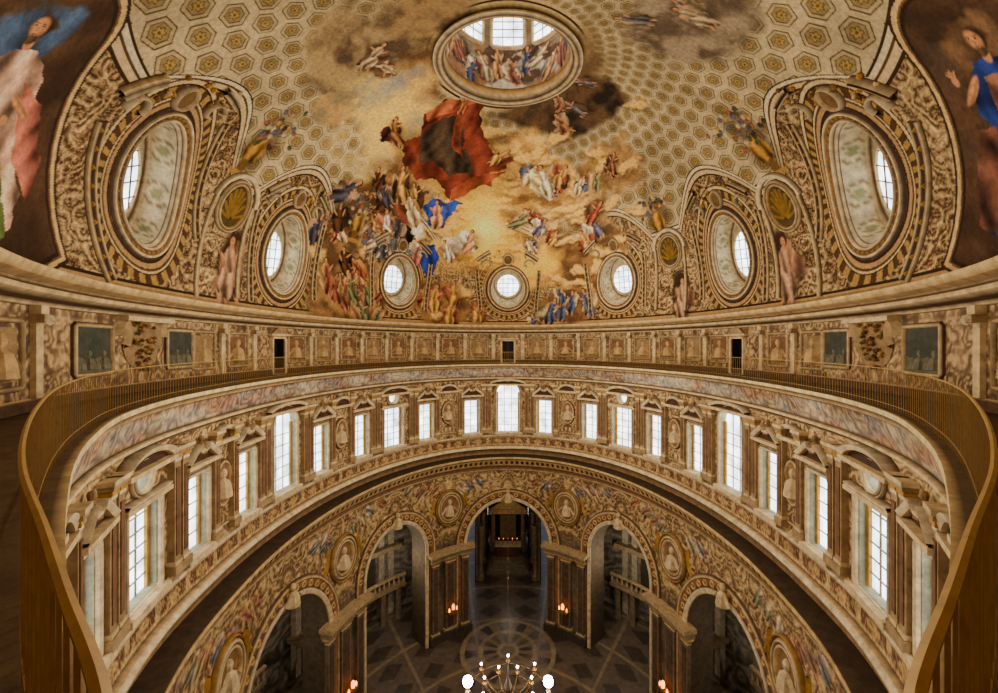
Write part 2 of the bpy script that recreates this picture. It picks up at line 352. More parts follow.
sweep_ring(mb,[(.42,-8.65),(.2,-8.7),(.1,-8.82),(.1,-8.9),(.35,-9.0),(.35,-9.4)],[BROWN,CREAM,WHITE,CREAM,BROWN,(150,124,90)])
sweep_ring(mb,[(.35,-9.4),(-.55,-9.45),(-.6,-9.45),(-.6,-9.6),(-.45,-9.68),(-.35,-9.85)],[(70,56,42),(78,64,48),(190,166,118),(190,166,118),BROWN,CREAM])
def dent(s,j):
    t=((s*2.2)%1<.5);return np.where(t[:,None],lin((190,156,96)),lin((66,48,34)))
sweep_ring(mb,[(-.35,-9.85),(-.25,-9.95),(-.15,-10.15)],None,3000,dent)
sweep_ring(mb,[(-.15,-10.15),(0,-10.2),(.05,-10.35),(.2,-10.4),(.3,-10.7),(.2,-10.75),(.3,-10.85)],[DKBR,CREAM,PINK,BROWN,(150,120,84),CREAM,BROWN])
mb.obj('trim_drum_cornice',[STU])
# ---------------------------------------------------------------- nave wall with arches
AR=[]
for sb,i in allb:AR.append((sb,'arch',3.5 if i%2==0 else 2.8,-24.2,-16.9 if i%2==0 else -16.2))
def nave_paint(s,z):
    t=np.clip((fbm(s*.8,z*.8,11)-.35)*3,0,1)[:,None]
    up=lin((130,100,70))*(1-t)+lin((182,156,112))*t
    up=ornament(up,s,z,BAYC,.9,61,.8,(206,182,136),(84,62,42));up=ornament(up,s,z,BAYC,2.2,64,.4,(206,182,136),(84,62,42))
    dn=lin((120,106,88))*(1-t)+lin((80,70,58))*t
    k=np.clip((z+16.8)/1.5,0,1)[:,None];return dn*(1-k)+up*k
FC=[((150,104,84),(172,144,98)),((112,112,116),(184,170,144)),((178,146,98),(138,100,80)),((124,122,96),(172,158,132)),((184,170,142),(148,112,90)),((144,108,86),(120,112,106))]
def nave_extra(P):
    r=np.random.default_rng(3)
    for sb,i in allb:
        for sg in(-1,1):
            for k_,(u,z) in enumerate([(4.1,-12.1),(2.5,-11.6),(3.3,-11.8),(1.4,-11.4)]):
                if k_==3 and i%2==0:continue
                cc=FC[r.integers(6)];P.fig(sb,z-(0 if i%2==0 else -.2),sg*u,0,1.35,sg*-.9,cc[0],cc[1],int(r.integers(999)))
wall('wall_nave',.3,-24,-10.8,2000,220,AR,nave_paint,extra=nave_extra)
mb=MB();np_=MB()
for a in AR:
    f=wallmap(a[0],.3);p=archopen(a[2],-24,a[4],n=40)
    sweep(mb,f,p,[(0,1.8),(0,0),(0,-.12),(.25,-.18),(.3,-.06),(.75,-.06),(.8,-.14),(.95,-.1),(1.0,0)],[(92,82,70),(108,96,80),CREAM,WHITE,BROWN,(150,112,80),CREAM,BROWN,BROWN],closed=False)
    for t in np.linspace(.1,math.pi-.1,19):
        cu,cv=(a[2]+.52)*math.cos(t),a[4]+(a[2]+.52)*math.sin(t)
        sweep(mb,f,oval(.15,.15,8,cu,cv),[(-.06,-.06),(0,-.12),(.06,-.06)],(190,158,104))
    figure_relief(mb,f,0,a[4]+a[2]-.1,1.2,CREAM,-.3)
mb.obj('trim_nave_arches',[STU])
mb=MB()
for smid in mids:
    f=wallmap(smid,.3)
    p=oval(.8,1.0,32,0,-13.4);polyfill(mb,f,p,-.05,(140,110,76));sweep(mb,f,p,[(-.08,-.04),(0,-.2),(.12,-.15),(.2,-.22),(.34,-.1),(.42,-.2),(.5,0)],[GOLD,CREAM,BROWN,CREAM,BROWN,GOLD,BROWN]);figure_relief(mb,f,0,-14.1,1.35,(200,182,148),-.08)
    for sg in(-1,1):
        sweep(mb,f,[(sg*(1.35+.35*t),-12.4-1.6*t-.3*math.sin(t*5)) for t in np.linspace(0,1,12)],[(-.12,0),(0,-.15),(.12,0)],GOLD,closed=False)
    for u in(-1.35,1.35,0):pilaster(np_,f,u,0,-23.6,-17.3,.6 if u else .9,.25,(124,108,88),(98,82,66))
    box(np_,f,-1.9,1.9,-17.3,-16.9,-.5,.1,(150,132,104),8);box(np_,f,-2.05,2.05,-16.9,-16.65,-.75,.1,(176,156,120),8);box(np_,f,-1.9,1.9,-24,-23.4,-.4,.1,(84,76,66),8)
    m=MB();lathe(m,f,0,-.75,[(.02,-21.9),(.14,-21.8),(.2,-21.5),(.2,-21.45)],GOLD,10);lathe(m,f,0,-.75,[(.1,-21.45),(.13,-21.25),(.11,-21.1),(.03,-21.0)],(255,200,120),10,1)
    for sg in(-1,1):lathe(m,f,sg*.35,-.7,[(.02,-21.75),(.1,-21.7),(.1,-21.6)],GOLD,8);lathe(m,f,sg*.35,-.7,[(.05,-21.6),(.07,-21.45),(.02,-21.3)],(255,200,120),8,1)
    box(m,f,-.4,.4,-21.8,-21.74,-.75,-.2,GOLD);m.obj('wall_lamp',[BRASS,FLAME])
mb.obj('trim_nave_medallions',[STU]);np_.obj('trim_nave_pilasters',[STU])
AB=[(0,'arch',3.3,-24.2,-17.2)]
def back_paint(s,z):
    t=np.clip((fbm(s*.5,z*.5,21)-.35)*3,0,1)[:,None];return ornament(lin((150,144,130))*(1-t)+lin((104,96,84))*t,s,z,BAYC,.6,71,.5,(180,172,156),(70,62,54))
wall('wall_ambulatory',6.5,-24,-12.5,700,90,AB,back_paint)
mb=MB()
sweep_ring(mb,[(6.5,-12.5),(.3,-12.3)],[(120,114,102),(120,114,102)],400);mb.obj('ceiling_ambulatory',[STU])
mb=MB()
for sb,i in allb[1:]:
    f=wallmap(sb,6.5)
    for h in(2.9,2.3):sweep(mb,f,archopen(h,-24,-16.4),[(0,.0),(0,-.35),(.35,-.35),(.45,0)],(176,166,146),closed=False)
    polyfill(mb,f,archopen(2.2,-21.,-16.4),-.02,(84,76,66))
    box(mb,f,-3.6,3.6,-18.2,-17.8,-.9,0,(160,142,114),8);box(mb,f,-3.6,3.6,-21.3,-21.0,-1.6,0,(154,136,110),8)
    for u in(-3.2,-2.2,-.8,.8,2.2,3.2):lathe(mb,f,u,-1.3,[(.22,-24),(.2,-23.8),(.17,-22),(.2,-21.3)],(130,116,98),10)
    for u in np.linspace(-3.5,3.5,22):lathe(mb,f,u,-1.5,[(.05,-21),(.09,-20.8),(.05,-20.5),(.07,-20.3)],(170,150,118),6)
    box(mb,f,-3.6,3.6,-20.3,-20.15,-1.62,-1.4,(180,160,124),8)
mb.obj('trim_ambulatory',[STU])
mb=MB()
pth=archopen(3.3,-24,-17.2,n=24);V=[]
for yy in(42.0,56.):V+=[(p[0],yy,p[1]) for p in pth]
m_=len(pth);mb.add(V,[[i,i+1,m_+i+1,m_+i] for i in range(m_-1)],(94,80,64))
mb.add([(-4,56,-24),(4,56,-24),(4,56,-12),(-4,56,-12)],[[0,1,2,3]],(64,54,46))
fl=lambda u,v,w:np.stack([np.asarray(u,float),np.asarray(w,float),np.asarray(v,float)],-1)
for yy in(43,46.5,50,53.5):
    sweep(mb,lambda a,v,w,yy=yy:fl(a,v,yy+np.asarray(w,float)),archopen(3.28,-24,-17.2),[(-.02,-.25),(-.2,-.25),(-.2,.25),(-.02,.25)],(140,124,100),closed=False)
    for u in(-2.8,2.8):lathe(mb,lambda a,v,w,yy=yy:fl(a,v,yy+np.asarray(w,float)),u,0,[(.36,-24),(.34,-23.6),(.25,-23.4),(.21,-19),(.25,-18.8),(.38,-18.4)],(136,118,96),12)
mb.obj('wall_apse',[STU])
for k_,u in enumerate((-2.95,2.95)):
    m=MB();wn+=1;fa=lambda a,v,w:fl(np.asarray(a,float),v,55.9+np.asarray(w,float));p=rectp(.28,-22.6,-21.6,u);polyfill(m,fa,p,0,(255,255,255),1);sweep(m,fa,p,[(0,0),(0,-.1),(.1,0)],BROWN);m.obj('window_%d'%wn,[STU,GLASS])
mb=MB()
for k_ in range(4):box(mb,fl,-2.2+.2*k_,2.2-.2*k_,-24+.2*k_,-23.8+.2*k_,44+.4*k_,49,(124,112,92))
box(mb,fl,-1.3,1.3,-23.2,-22.1,46,47,(104,66,52));box(mb,fl,-1.45,1.45,-22.1,-21.95,45.9,47.1,(190,172,140))
for u in(-1.7,1.7):
    lathe(mb,fl,u,47.5,[(.4,-23.2),(.3,-22.8),(.25,-19.3),(.3,-19.1),(.45,-18.9)],(136,106,82),12)
box(mb,fl,-2.1,2.1,-18.9,-18.4,46.9,48,(170,140,96));prism(mb,fl,[(-2.1,-18.4),(2.1,-18.4),(0,-17)],47,47.6,(176,146,96))
box(mb,fl,-.9,.9,-21.9,-19.2,47.4,47.6,(120,98,70))
for u in np.linspace(-1,1,5):lathe(mb,fl,u,46.3,[(.08,-21.95),(.03,-21.8),(.03,-21.4)],GOLD,6);lathe(mb,fl,u,46.3,[(.012,-21.4),(.022,-21.33),(.006,-21.25)],GOLD,6,1)
mb.obj('altar',[STU,FLAME])
# floor
nx,ny=640,900;xs=np.linspace(-20,20,nx);ys=np.linspace(0,58,ny);XX,YY=np.meshgrid(xs,ys,indexing='ij')
r=np.hypot(XX/.75,YY-CY);th=np.arctan2(XX/.75,YY-CY)
pat=((np.abs(((th*14/math.pi)%1)-.5)+np.abs(((r*.4)%1)-.5))<.36);pat2=(np.abs(((r*.2)%1)-.5)<.03)|(np.abs(((th*7/math.pi)%1)-.5)<.02)
r3=np.hypot(XX,YY-33);pat3=(np.abs((r3*.7)%1-.5)<.12)&(r3<4.2);wed=(np.sin(np.arctan2(XX,YY-33)*12)>0)&(r3<3.4)
c=np.where(pat.ravel()[:,None],lin((78,70,64)),lin((104,94,84)));c=np.where(pat2.ravel()[:,None],lin((134,120,102)),c)
c=np.where(wed.ravel()[:,None],lin((128,114,96)),c);c=np.where(pat3.ravel()[:,None],lin((144,130,108)),c)
mb=MB();mb.add(np.stack([XX,YY,0*XX-24],-1).reshape(-1,3),gridF(nx,ny),c);mb.obj('floor',[MARB])
# ---------------------------------------------------------------- railing
mb=MB()
sweep_ring(mb,[(-.013,-.615),(.013,-.615),(.014,-.6),(0,-.592),(-.014,-.6)],(184,154,84),2400,closedprof=True)
sweep_ring(mb,[(-.007,-1.5),(.007,-1.5),(.007,-1.485),(-.007,-1.485)],(150,122,66),1600,closedprof=True)
for s0 in np.arange(-S,S,.16):box(mb,wallmap(s0,0),-.005,.005,-1.61,-.6,-.005,.005,(170,140,78))
mb.obj('gallery_railing',[BRASS])
# ---------------------------------------------------------------- gallery wall with doors and paintings
GS=26.5
doors=[(0,'rect',.42,-1.6,.35),]+[(sg*18.2,'rect',.42,-1.6,.35) for sg in(-1,1)]
def gal_paint(s,z):
    t=np.clip((fbm(s*1.1,z*1.3,31)-.35)*3,0,1)[:,None];return ornament(lin((162,136,104))*(1-t)+lin((118,94,70))*t,s,z,BAYC,1.5,81,.6)
wall('wall_gallery',2.0,-1.62,1.15,2400,40,doors,gal_paint)
for k_,d in enumerate(doors):
    m=MB();f=wallmap(d[0],2.0);p=rectp(d[2],d[3],d[4]);sweep(m,f,p,[(0,0),(0,.5)],DARK);polyfill(m,f,p,.45,(46,38,30));sweep(m,f,p,[(0,0),(0,-.1),(.12,-.12),(.16,0)],CREAM)
    box(m,f,-.01,.01,-1.6,.35,.4,.45,(20,16,12));box(m,f,-.75,.75,.5,.62,-.25,0,CREAM)
    prism(m,f,[(-.6,.62),(.6,.62),(.2,.95),(-.2,.95)],-.15,0,BEIGE);m.obj('door_%d'%(k_+1),[STU])
mb=MB();orn=MB();gp=MB()
sweep_ring(mb,[(1.99,-1.3),(1.9,-1.35),(1.9,-1.6)],[CREAM,BROWN,BROWN])
sweep_ring(mb,[(2,.95),(1.9,.98),(1.85,1.08),(1.6,1.12),(1.4,1.22),(1.38,1.32),(1.5,1.38),(1.5,1.45),(1.25,1.55),(1.15,1.7),(1.15,1.76),(1.9,1.78)],[BROWN,CREAM,BROWN,BROWN,CREAM,(196,172,128),DKBR,BEIGE,(180,152,108),(210,188,142),(200,172,124),BEIGE])
mb.obj('trim_gallery_wall',[STU])
step=2.1;nP=int(L/step)
for k_ in range(nP):
    sc_=(-S)+L*(k_+.5)/nP
    if abs(abs(sc_)-GS)<3.3 or min(abs(sc_-d[0]) for d in doors)<1.3:continue
    f=wallmap(sc_,2.0);p=rectp(.62,-1.0,.55)
    sweep(gp,f,p,[(-.05,0),(0,-.1),(.1,0)],[BROWN,CREAM,BROWN]);polyfill(gp,f,rectp(.5,-.85,.4),-.01,(130,96,70) if k_%2 else (150,126,92))
    figure_relief(gp,f,0,-.8,1.1,(186,160,116),.02)
for k_ in range(nP):
    sc_=(-S)+L*k_/nP
    if abs(abs(sc_)-GS)<2.75 or min(abs(sc_-d[0]) for d in doors)<.7:continue
    f=wallmap(sc_,2.0);box(orn,f,-.12,.12,-1.3,.55,-.12,0,CREAM);box(orn,f,-.18,.18,.55,.75,-.3,0,BEIGE);box(orn,f,-.14,.14,.75,.97,-.22,0,CREAM)
    sweep(orn,f,[(.1*math.cos(t),.62+.1*math.sin(t)) for t in np.linspace(0,5.5,10)],[(-.04,-.3),(0,-.36),(.04,-.3)],WHITE,closed=False)
for sg in(-1,1):
    for du_ in(1.95,-1.95):
        m=MB();f=wallmap(sg*GS+du_,2.0);p=rectp(.68,-.85,.55)
        polyfill(m,f,p,-.03,(76,78,68));sweep(m,f,p,[(-.04,-.02),(0,-.1),(.1,-.06),(.12,0)],[GOLD,CREAM,BROWN,BROWN])
        prism(m,f,[(-.66,-.83),(.66,-.83),(.66,-.5),(.2,-.35),(-.3,-.5),(-.66,-.3)],-.05,-.03,(104,100,80))
        for q in range(4):figure_relief(m,f,-.4+.27*q,-.75,.4+.2*(q%2),(120,116,98),.0)
        m.obj('framed_painting',[STU])
    f=wallmap(sg*GS,2.0)
    polyfill(orn,f,oval(.8,.85,30,0,0),-.03,(150,124,92))
    for q in range(70):
        a=rng.uniform(-.7,.7);b=rng.uniform(-.9,.75)
        if abs(a)>.2+.5*(b+.9)/1.65:continue
        lathe(orn,f,a,-.12,[(.001,b-.08),(.08,b),(.001,b+.08)],[(130,106,54),(96,84,44),(96,94,56),(140,96,66),(170,140,84)][q%5],6)
    for s2 in(-1,1):
        t=np.linspace(0,4.6,28);sweep(orn,f,np.stack([s2*(.8+.25*np.cos(t)*np.exp(-t*.2)),.3+.6*np.sin(t)*np.exp(-t*.12)],1),[(-.09,0),(0,-.22),(.09,0)],CREAM,closed=False)
    box(orn,f,-1.1,1.1,.8,.95,-.4,0,CREAM)
gp.obj('trim_gallery_panels',[STU]);orn.obj('trim_gallery_ornament',[STU])
# ---------------------------------------------------------------- dome
NS,NP=2200,580
s=np.linspace(-S,S,NS,endpoint=False);p=np.linspace(0,1,NP);SS,PP=np.meshgrid(s,p,indexing='ij')
DV=dome(SS,PP)
W3=27.6
DW=[(0.,.206,1.4,1.8,0.)]+[(sg*a,b,c,d_,-sg*e_) for a,b,c,d_,e_ in((8.5,.206,1.4,1.9,0.),(18.3,.21,1.4,2.15,.12),(W3,.238,1.2,2.4,.58),(40.,.22,1.2,2.,.3)) for sg in(-1,1)]
DWS=[d[0] for d in DW]
Ncell=58
kz=np.cos(p*AM);arc=np.gradient(p)*np.hypot(16*AM*np.sin(p*AM),ZH*AM*np.cos(p*AM));vv=np.cumsum(arc/((L/Ncell)*(.35+.65*kz)*.8))
uu=(SS/L)*Ncell;VVc=np.tile(vv,(NS,1))
row=np.floor(VVc);fu=uu+.5*(row%2);fu=fu-np.floor(fu)-.5;fv=VVc-row-.5
C=np.tile(lin((158,144,112)),(NS,NP,1)).astype(float)
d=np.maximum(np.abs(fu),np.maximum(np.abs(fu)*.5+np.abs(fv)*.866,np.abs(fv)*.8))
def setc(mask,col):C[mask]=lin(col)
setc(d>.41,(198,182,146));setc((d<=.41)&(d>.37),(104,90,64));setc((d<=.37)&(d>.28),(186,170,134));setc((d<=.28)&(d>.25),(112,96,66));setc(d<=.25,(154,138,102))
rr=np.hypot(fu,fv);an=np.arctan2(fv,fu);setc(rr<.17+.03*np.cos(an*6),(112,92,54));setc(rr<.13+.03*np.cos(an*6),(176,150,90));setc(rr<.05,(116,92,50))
C*=(.68+.5*fbm(SS*.5,PP*9,66,4))[...,None]
dwc=fold_s(SS,DWS);dmid=[(a+b)/2 for a,b in zip(sorted(DWS)[:-1],sorted(DWS)[1:])]
pb=.36+.15*np.clip(1-(dwc/3.6)**2,0,1)
t=np.clip((fbm(SS*.9,PP*18,41)-.35)*3,0,1)[...,None]
lowc=lin((174,148,112))*(1-t)+lin((130,98,72))*t
lowc=ornament(lowc,SS,PP*17,DWS,1.1,44,.85)
lowc=ornament(lowc,SS,PP*17,DWS,2.6,49,.45)
lowc=lowc*(.6+.65*fbm(fold_s(SS,DWS)*2,PP*34,46,3))[...,None]
C=np.where((PP<pb)[...,None],lowc,C)
for a,b,c_ in((-.02,-.014,DKBR),(-.014,.0,CREAM),(.0,.006,BROWN),(.006,.016,WHITE),(.016,.02,DKBR)):C[(PP-pb>a)&(PP-pb<=b)]=lin(c_)
for w,pw,a_,b_,ro in DW:
    ms,mp=dmetric(w,pw);du0=(((SS-w+S)%L)-S)*ms;dv0=(PP-pw)*mp;du=du0*math.cos(ro)+dv0*math.sin(ro);dv=-du0*math.sin(ro)+dv0*math.cos(ro)
    e=np.sqrt((du/(a_+.45))**2+(dv/(b_+.45))**2)
    for lo,hi,c_ in((1.0,1.05,DKBR),(1.05,1.12,(180,148,108)),(1.12,1.16,BROWN),(1.16,1.19,CREAM),(1.19,1.21,DKBR),(1.36,1.39,DKBR),(1.39,1.45,CREAM),(1.45,1.48,BROWN)):
        mk=(e>lo)&(e<hi)&((hi<1.3)|(dv>.3));C[mk]=lin(c_)
    mk=(e>1.21)&(e<1.36);an=np.arctan2(dv,du);C[mk]=np.where((np.sin(an*40)>0)[mk][:,None],lin((172,142,86)),lin((92,68,46)))
setc((PP>.95),(196,174,128));setc((PP>.962)&(PP<.968),DKBR);setc((PP<.02),(186,158,114));setc((PP>.02)&(PP<.026),DKBR)
# ---- the fresco: anchors are stored as (arc length, height) on the dome, base-36
ANC="f1m8ckn0gxlif8exf39be4bhfybpdee7d19vccbxiii3i9ehjuerglcbfi3oiv3scm3kgtrskrp8bama82nuswjv8pe1m1ctarf19683m7719f3amd2g5u5a567bsq546ochghi7hrlil0idjoabic8z7ck59dinoem0de2s5pb19xrsrzn85rif6ufb86abbich740e56pe911yonrs"
names="ban banl banr blue blue2 clw clw2 hor1 hor2 hor3 an1 an2 an3 glow lo1 lo2 lo3 lan dkc shaft tl tr urnL urnR pedL nicL nicR stL stR sL sL2 sR car cl1 cl2 cl3 cl4 cl5 cf1 cf2 cf3 lo4 wl c0 cr c300 c250 c220 c330 c100 ctop c210 c560".split()
B36='0123456789abcdefghijklmnopqrstuvwxyz';AN={}
for i,nm in enumerate(names):
    q_=[B36.index(ch) for ch in ANC[4*i:4*i+4]];AN[nm]=((q_[0]*36+q_[1])/13-48,(q_[2]*36+q_[3])/1000)
P=Paint(C,s,p,dmetric)
def bl(nm,du,dv,a,b,rot,col,**k):P.blob(AN[nm][0],AN[nm][1],du,dv,a,b,rot,col,**k)
def fg(nm,du,dv,h,rot,robe,cloak=None,seed=0,**k):P.fig(AN[nm][0],AN[nm][1],du,dv,h,rot,robe,cloak,seed,**k)
CL=(192,160,110);CD=(112,86,60)
for k_,(nm,a,b,c1,c2) in enumerate([('c560',2.2,2.2,(120,98,70),(150,128,92)),('ctop',3.,2.6,(104,84,64),(164,138,98)),('tl',2.4,3.2,(100,84,68),(174,152,112)),('shaft',2.6,3.4,(176,166,138),(226,198,118)),('ban',3.2,4.,CL,(222,178,96)),('cf2',1.0,1.6,(150,136,108),CL),('c0',1.8,2.5,CD,CL),
    ('dkc',3.4,2.0,(54,44,38),(108,86,62)),('tr',2.6,3.4,(166,150,128),(106,92,76)),('cl2',2.8,3.,(234,200,118),(188,144,86)),('cl3',2.6,2.4,(140,110,76),(190,154,100)),('cl1',3.2,3.6,(238,202,118),(200,156,90)),('cl5',2.6,2.6,(236,192,104),(186,142,88)),
    ('hor1',3.2,3.6,(122,92,62),(186,148,94)),('hor2',3.,3.2,(108,82,58),CL),('hor3',2.4,3.4,(110,86,60),CD),('lo3',3.0,2.8,(110,84,58),(166,132,88)),('lo1',3.,2.4,(160,124,78),CD),('lo2',3.,2.4,(150,116,76),CD),('cl4',3.2,3.2,(160,124,80),(108,82,58)),('an3',2.8,2.6,CD,CL),('lo4',2.,2.,CD,CL),('an1',2.6,2.8,(180,142,88),(226,188,112))]):
    bl(nm,0,0,a,b,.2*(k_%5-2),c1,col2=c2,edge=.6,soft=.3,seed=k_+1,esc=1.2)
bl('glow',0,0,4.4,5.2,0,(240,188,84),alpha=.95,soft=.8,edge=.4,seed=31)
rg=np.random.default_rng(11)
for k_ in range(130):
    nm=['glow','cl1','cl2','hor1','hor2','cl4','an1','an3','cl5','ban','cl3','clw','clw2','lo1','lo2'][k_%15];x=rg.normal(0,2.0);y=rg.normal(0,2.0)
    lt=rg.random()<.6
    w_,h_,ro_=rg.uniform(.6,1.4),rg.uniform(.3,.6),rg.uniform(-.5,.5)
    bl(nm,x,y-.22,w_,h_,ro_,(112,80,52),alpha=.6,soft=.5,edge=.6,seed=k_+50)
    if lt:bl(nm,x,y,w_,h_,ro_,(240,202,124),alpha=.8,soft=.5,edge=.6,seed=k_+50)
bl('glow',0,.8,3.0,3.8,0,(255,214,96),alpha=.9,soft=.9,edge=.35,seed=32)
bl('glow',.2,1.2,1.7,2.4,0,(255,240,160),alpha=.9,soft=.9,edge=.3,seed=37)
bl('cl5',-.8,.2,2.6,1.8,0,(252,204,90),alpha=.85,soft=.7,edge=.4,seed=33)
bl('cl1',-.3,0,2.2,2.6,0,(252,212,108),alpha=.8,soft=.8,edge=.5,seed=35)
bl('shaft',.3,-.5,1.3,4.4,.25,(240,210,122),alpha=.9,soft=.7,edge=.35,seed=34)
bl('shaft',-1.4,.8,.9,2.6,.2,(156,162,164),alpha=.6,soft=.7,edge=.4,seed=36)
bl('clw',0,0,2.2,1.7,.2,(226,214,194),edge=.6,soft=.3,fold=.35,seed=2);bl('clw2',.2,.2,1.6,1.,.2,(234,218,190),edge=.6,soft=.3,fold=.35,seed=3)
KX,KY=.063,.095
def pxy(l):return [(a*KX,-b*KY) for a,b in l]
bl('ban',.4,-.6,3.6,2.8,-.4,(76,54,38),alpha=.65,soft=.6,edge=.5,seed=21)
P.poly(*AN['ban'],0,0,pxy([(-44,-14),(-34,-30),(-12,-36),(6,-46),(18,-44),(22,-26),(34,-8),(52,14),(36,16),(40,28),(22,30),(12,42),(-4,30),(-18,36),(-36,24),(-44,10),(-32,2)]),(122,62,46),.7,4,.3,3.2)
P.poly(*AN['ban'],0,0,pxy([(-26,-14),(-4,-22),(10,-12),(18,6),(26,18),(8,24),(-8,16),(-22,20),(-32,6)]),(80,66,52),.7,5,.35,3.8)
P.poly(*AN['ban'],0,0,pxy([(-44,-14),(-34,-30),(-12,-36),(6,-46),(12,-40),(-6,-28),(-26,-18),(-36,-8)]),(168,100,68),.7,6,.2,3.6)
P.poly(*AN['ban'],0,0,pxy([(10,36),(24,22),(52,14),(44,20),(28,32),(14,44)]),(150,82,56),.7,7,.2,3.6)
P.poly(*AN['ban'],0,0,pxy([(-10,-34),(2,-30),(8,-10),(14,8),(4,4),(-4,-14)]),(136,74,54),.7,8,.2,3.6)
fg('banl',-.3,-1.2,2.,.6,(150,110,70),(90,50,44),301);fg('banr',.3,.3,2.,-.8,(190,150,90),(120,70,50),302);fg('ban',-.6,3.2,1.8,.3,(170,110,76),None,303,wings=True)
for k_ in range(24):
    cc=[((96,66,46),(50,38,30)),((150,86,62),(170,130,80)),((84,80,90),(160,136,110)),((200,160,96),(90,64,46)),((214,194,158),(130,80,60))][k_%5]
    fg(['hor1','hor2','hor3','hor1'][k_%4],rg.normal(0,1.1),rg.normal(0,1.3),rg.uniform(2.,3.),rg.uniform(-.9,.9),cc[0],cc[1],310+k_,wings=k_%4==0)
P.poly(*AN['blue'],0,0,[(-1.2,.3),(-.5,1.3),(.4,1.0),(1.6,1.4),(1.3,.6),(.9,-.2),(.5,-1.3),(-.4,-.9),(-.9,-.4)],(62,88,166),.6,10,.25,4.)
fg('blue',-.1,-.1,2.8,.1,(216,160,124),(62,88,160),304)
P.poly(*AN['blue2'],0,0,[(-.7,.9),(.3,1.2),(.9,.3),(.6,-1.5),(0,-1.9),(-.5,-.8)],(52,72,150),.6,12,.2,4.)
fg('blue2',-1.0,.2,2.6,-.3,(190,120,110),(210,200,180),305)
fg('clw',-1.2,.6,2.6,.3,(220,212,194),(180,120,96),306);fg('clw2',.9,.3,2.6,-.2,(206,156,124),(226,214,190),307);fg('clw2',-.8,-.8,2.4,.4,(224,214,190),None,308)
for k_ in range(15):
    cc=[((120,110,130),(214,200,172)),((160,92,68),(120,88,66)),((212,190,154),(96,100,120)),((130,132,96),(194,156,112)),((196,158,98),(150,84,64))][k_%5]
    fg(['an1','an2','an3'][k_%3],rg.normal(0,.9),rg.normal(0,1.1),rg.uniform(1.7,2.6),rg.uniform(-.8,.8),cc[0],cc[1],340+k_,wings=k_%2==0)
fg('an1',0,.9,3.,.1,(222,210,178),(220,200,150),351,wings=True)
for k_ in range(30):
    cc=[((190,150,84),(146,90,68)),((92,100,126),(184,164,126)),((148,92,70),(184,154,106)),((116,122,88),(164,124,90)),((198,180,150),(100,98,104))][k_%5]
    fg(['lo1','lo2','lo3','lo4','hor2'][k_%5],rg.normal(0,1.4),rg.normal(0,.7)-.2,rg.uniform(2.1,3.),rg.uniform(-.5,.5),cc[0],cc[1],360+k_)
for k_ in range(12):fg(['cl3','tr','tl','dkc','dkc','tr'][k_%6],rg.normal(0,1.1),rg.normal(0,.8),rg.uniform(1.4,2.0),rg.uniform(-1.2,1.2),[(150,104,80),(116,112,112),(180,160,130)][k_%3],[(110,84,64),(150,132,106)][k_%2],390+k_)
for sg in(-1,1):
    for nm,h in(('stL',3.6),('stR',3.2)):
        a,b=AN[nm];a=abs(a)*sg
        if nm=='stR' and sg<0:continue
        P.blob(a,b,0,.2,.95,2.0,0,(70,54,40),soft=.3);P.fig(a,b,0,0,h,-sg*.15,(176,144,118),(140,108,86),400+sg);P.blob(a,b,0,-h*.55,.8,.3,0,(180,156,118),fold=.2)
    for nm in('urnL','urnR'):
        a,b=AN[nm];a=abs(a)*sg
        P.blob(a,b,.1,-.4,1.1,2.3,0,(84,66,48),soft=.5,alpha=.7,edge=.3)
        P.blob(a,b,0,-.9,.55,.8,0,(170,132,66),fold=.7);P.blob(a,b,0,-1.8,.25,.4,0,(120,92,50));P.blob(a,b,0,-2.2,.5,.18,0,(170,136,80))
        for k_ in range(40):P.blob(a,b,rg.normal(0,.6),.4+rg.normal(0,.55),.19,.15,rg.uniform(0,3),[(180,168,140),(150,96,74),(84,92,66),(104,102,116),(180,146,90),(80,64,50)][k_%6],soft=.4,fold=.3)
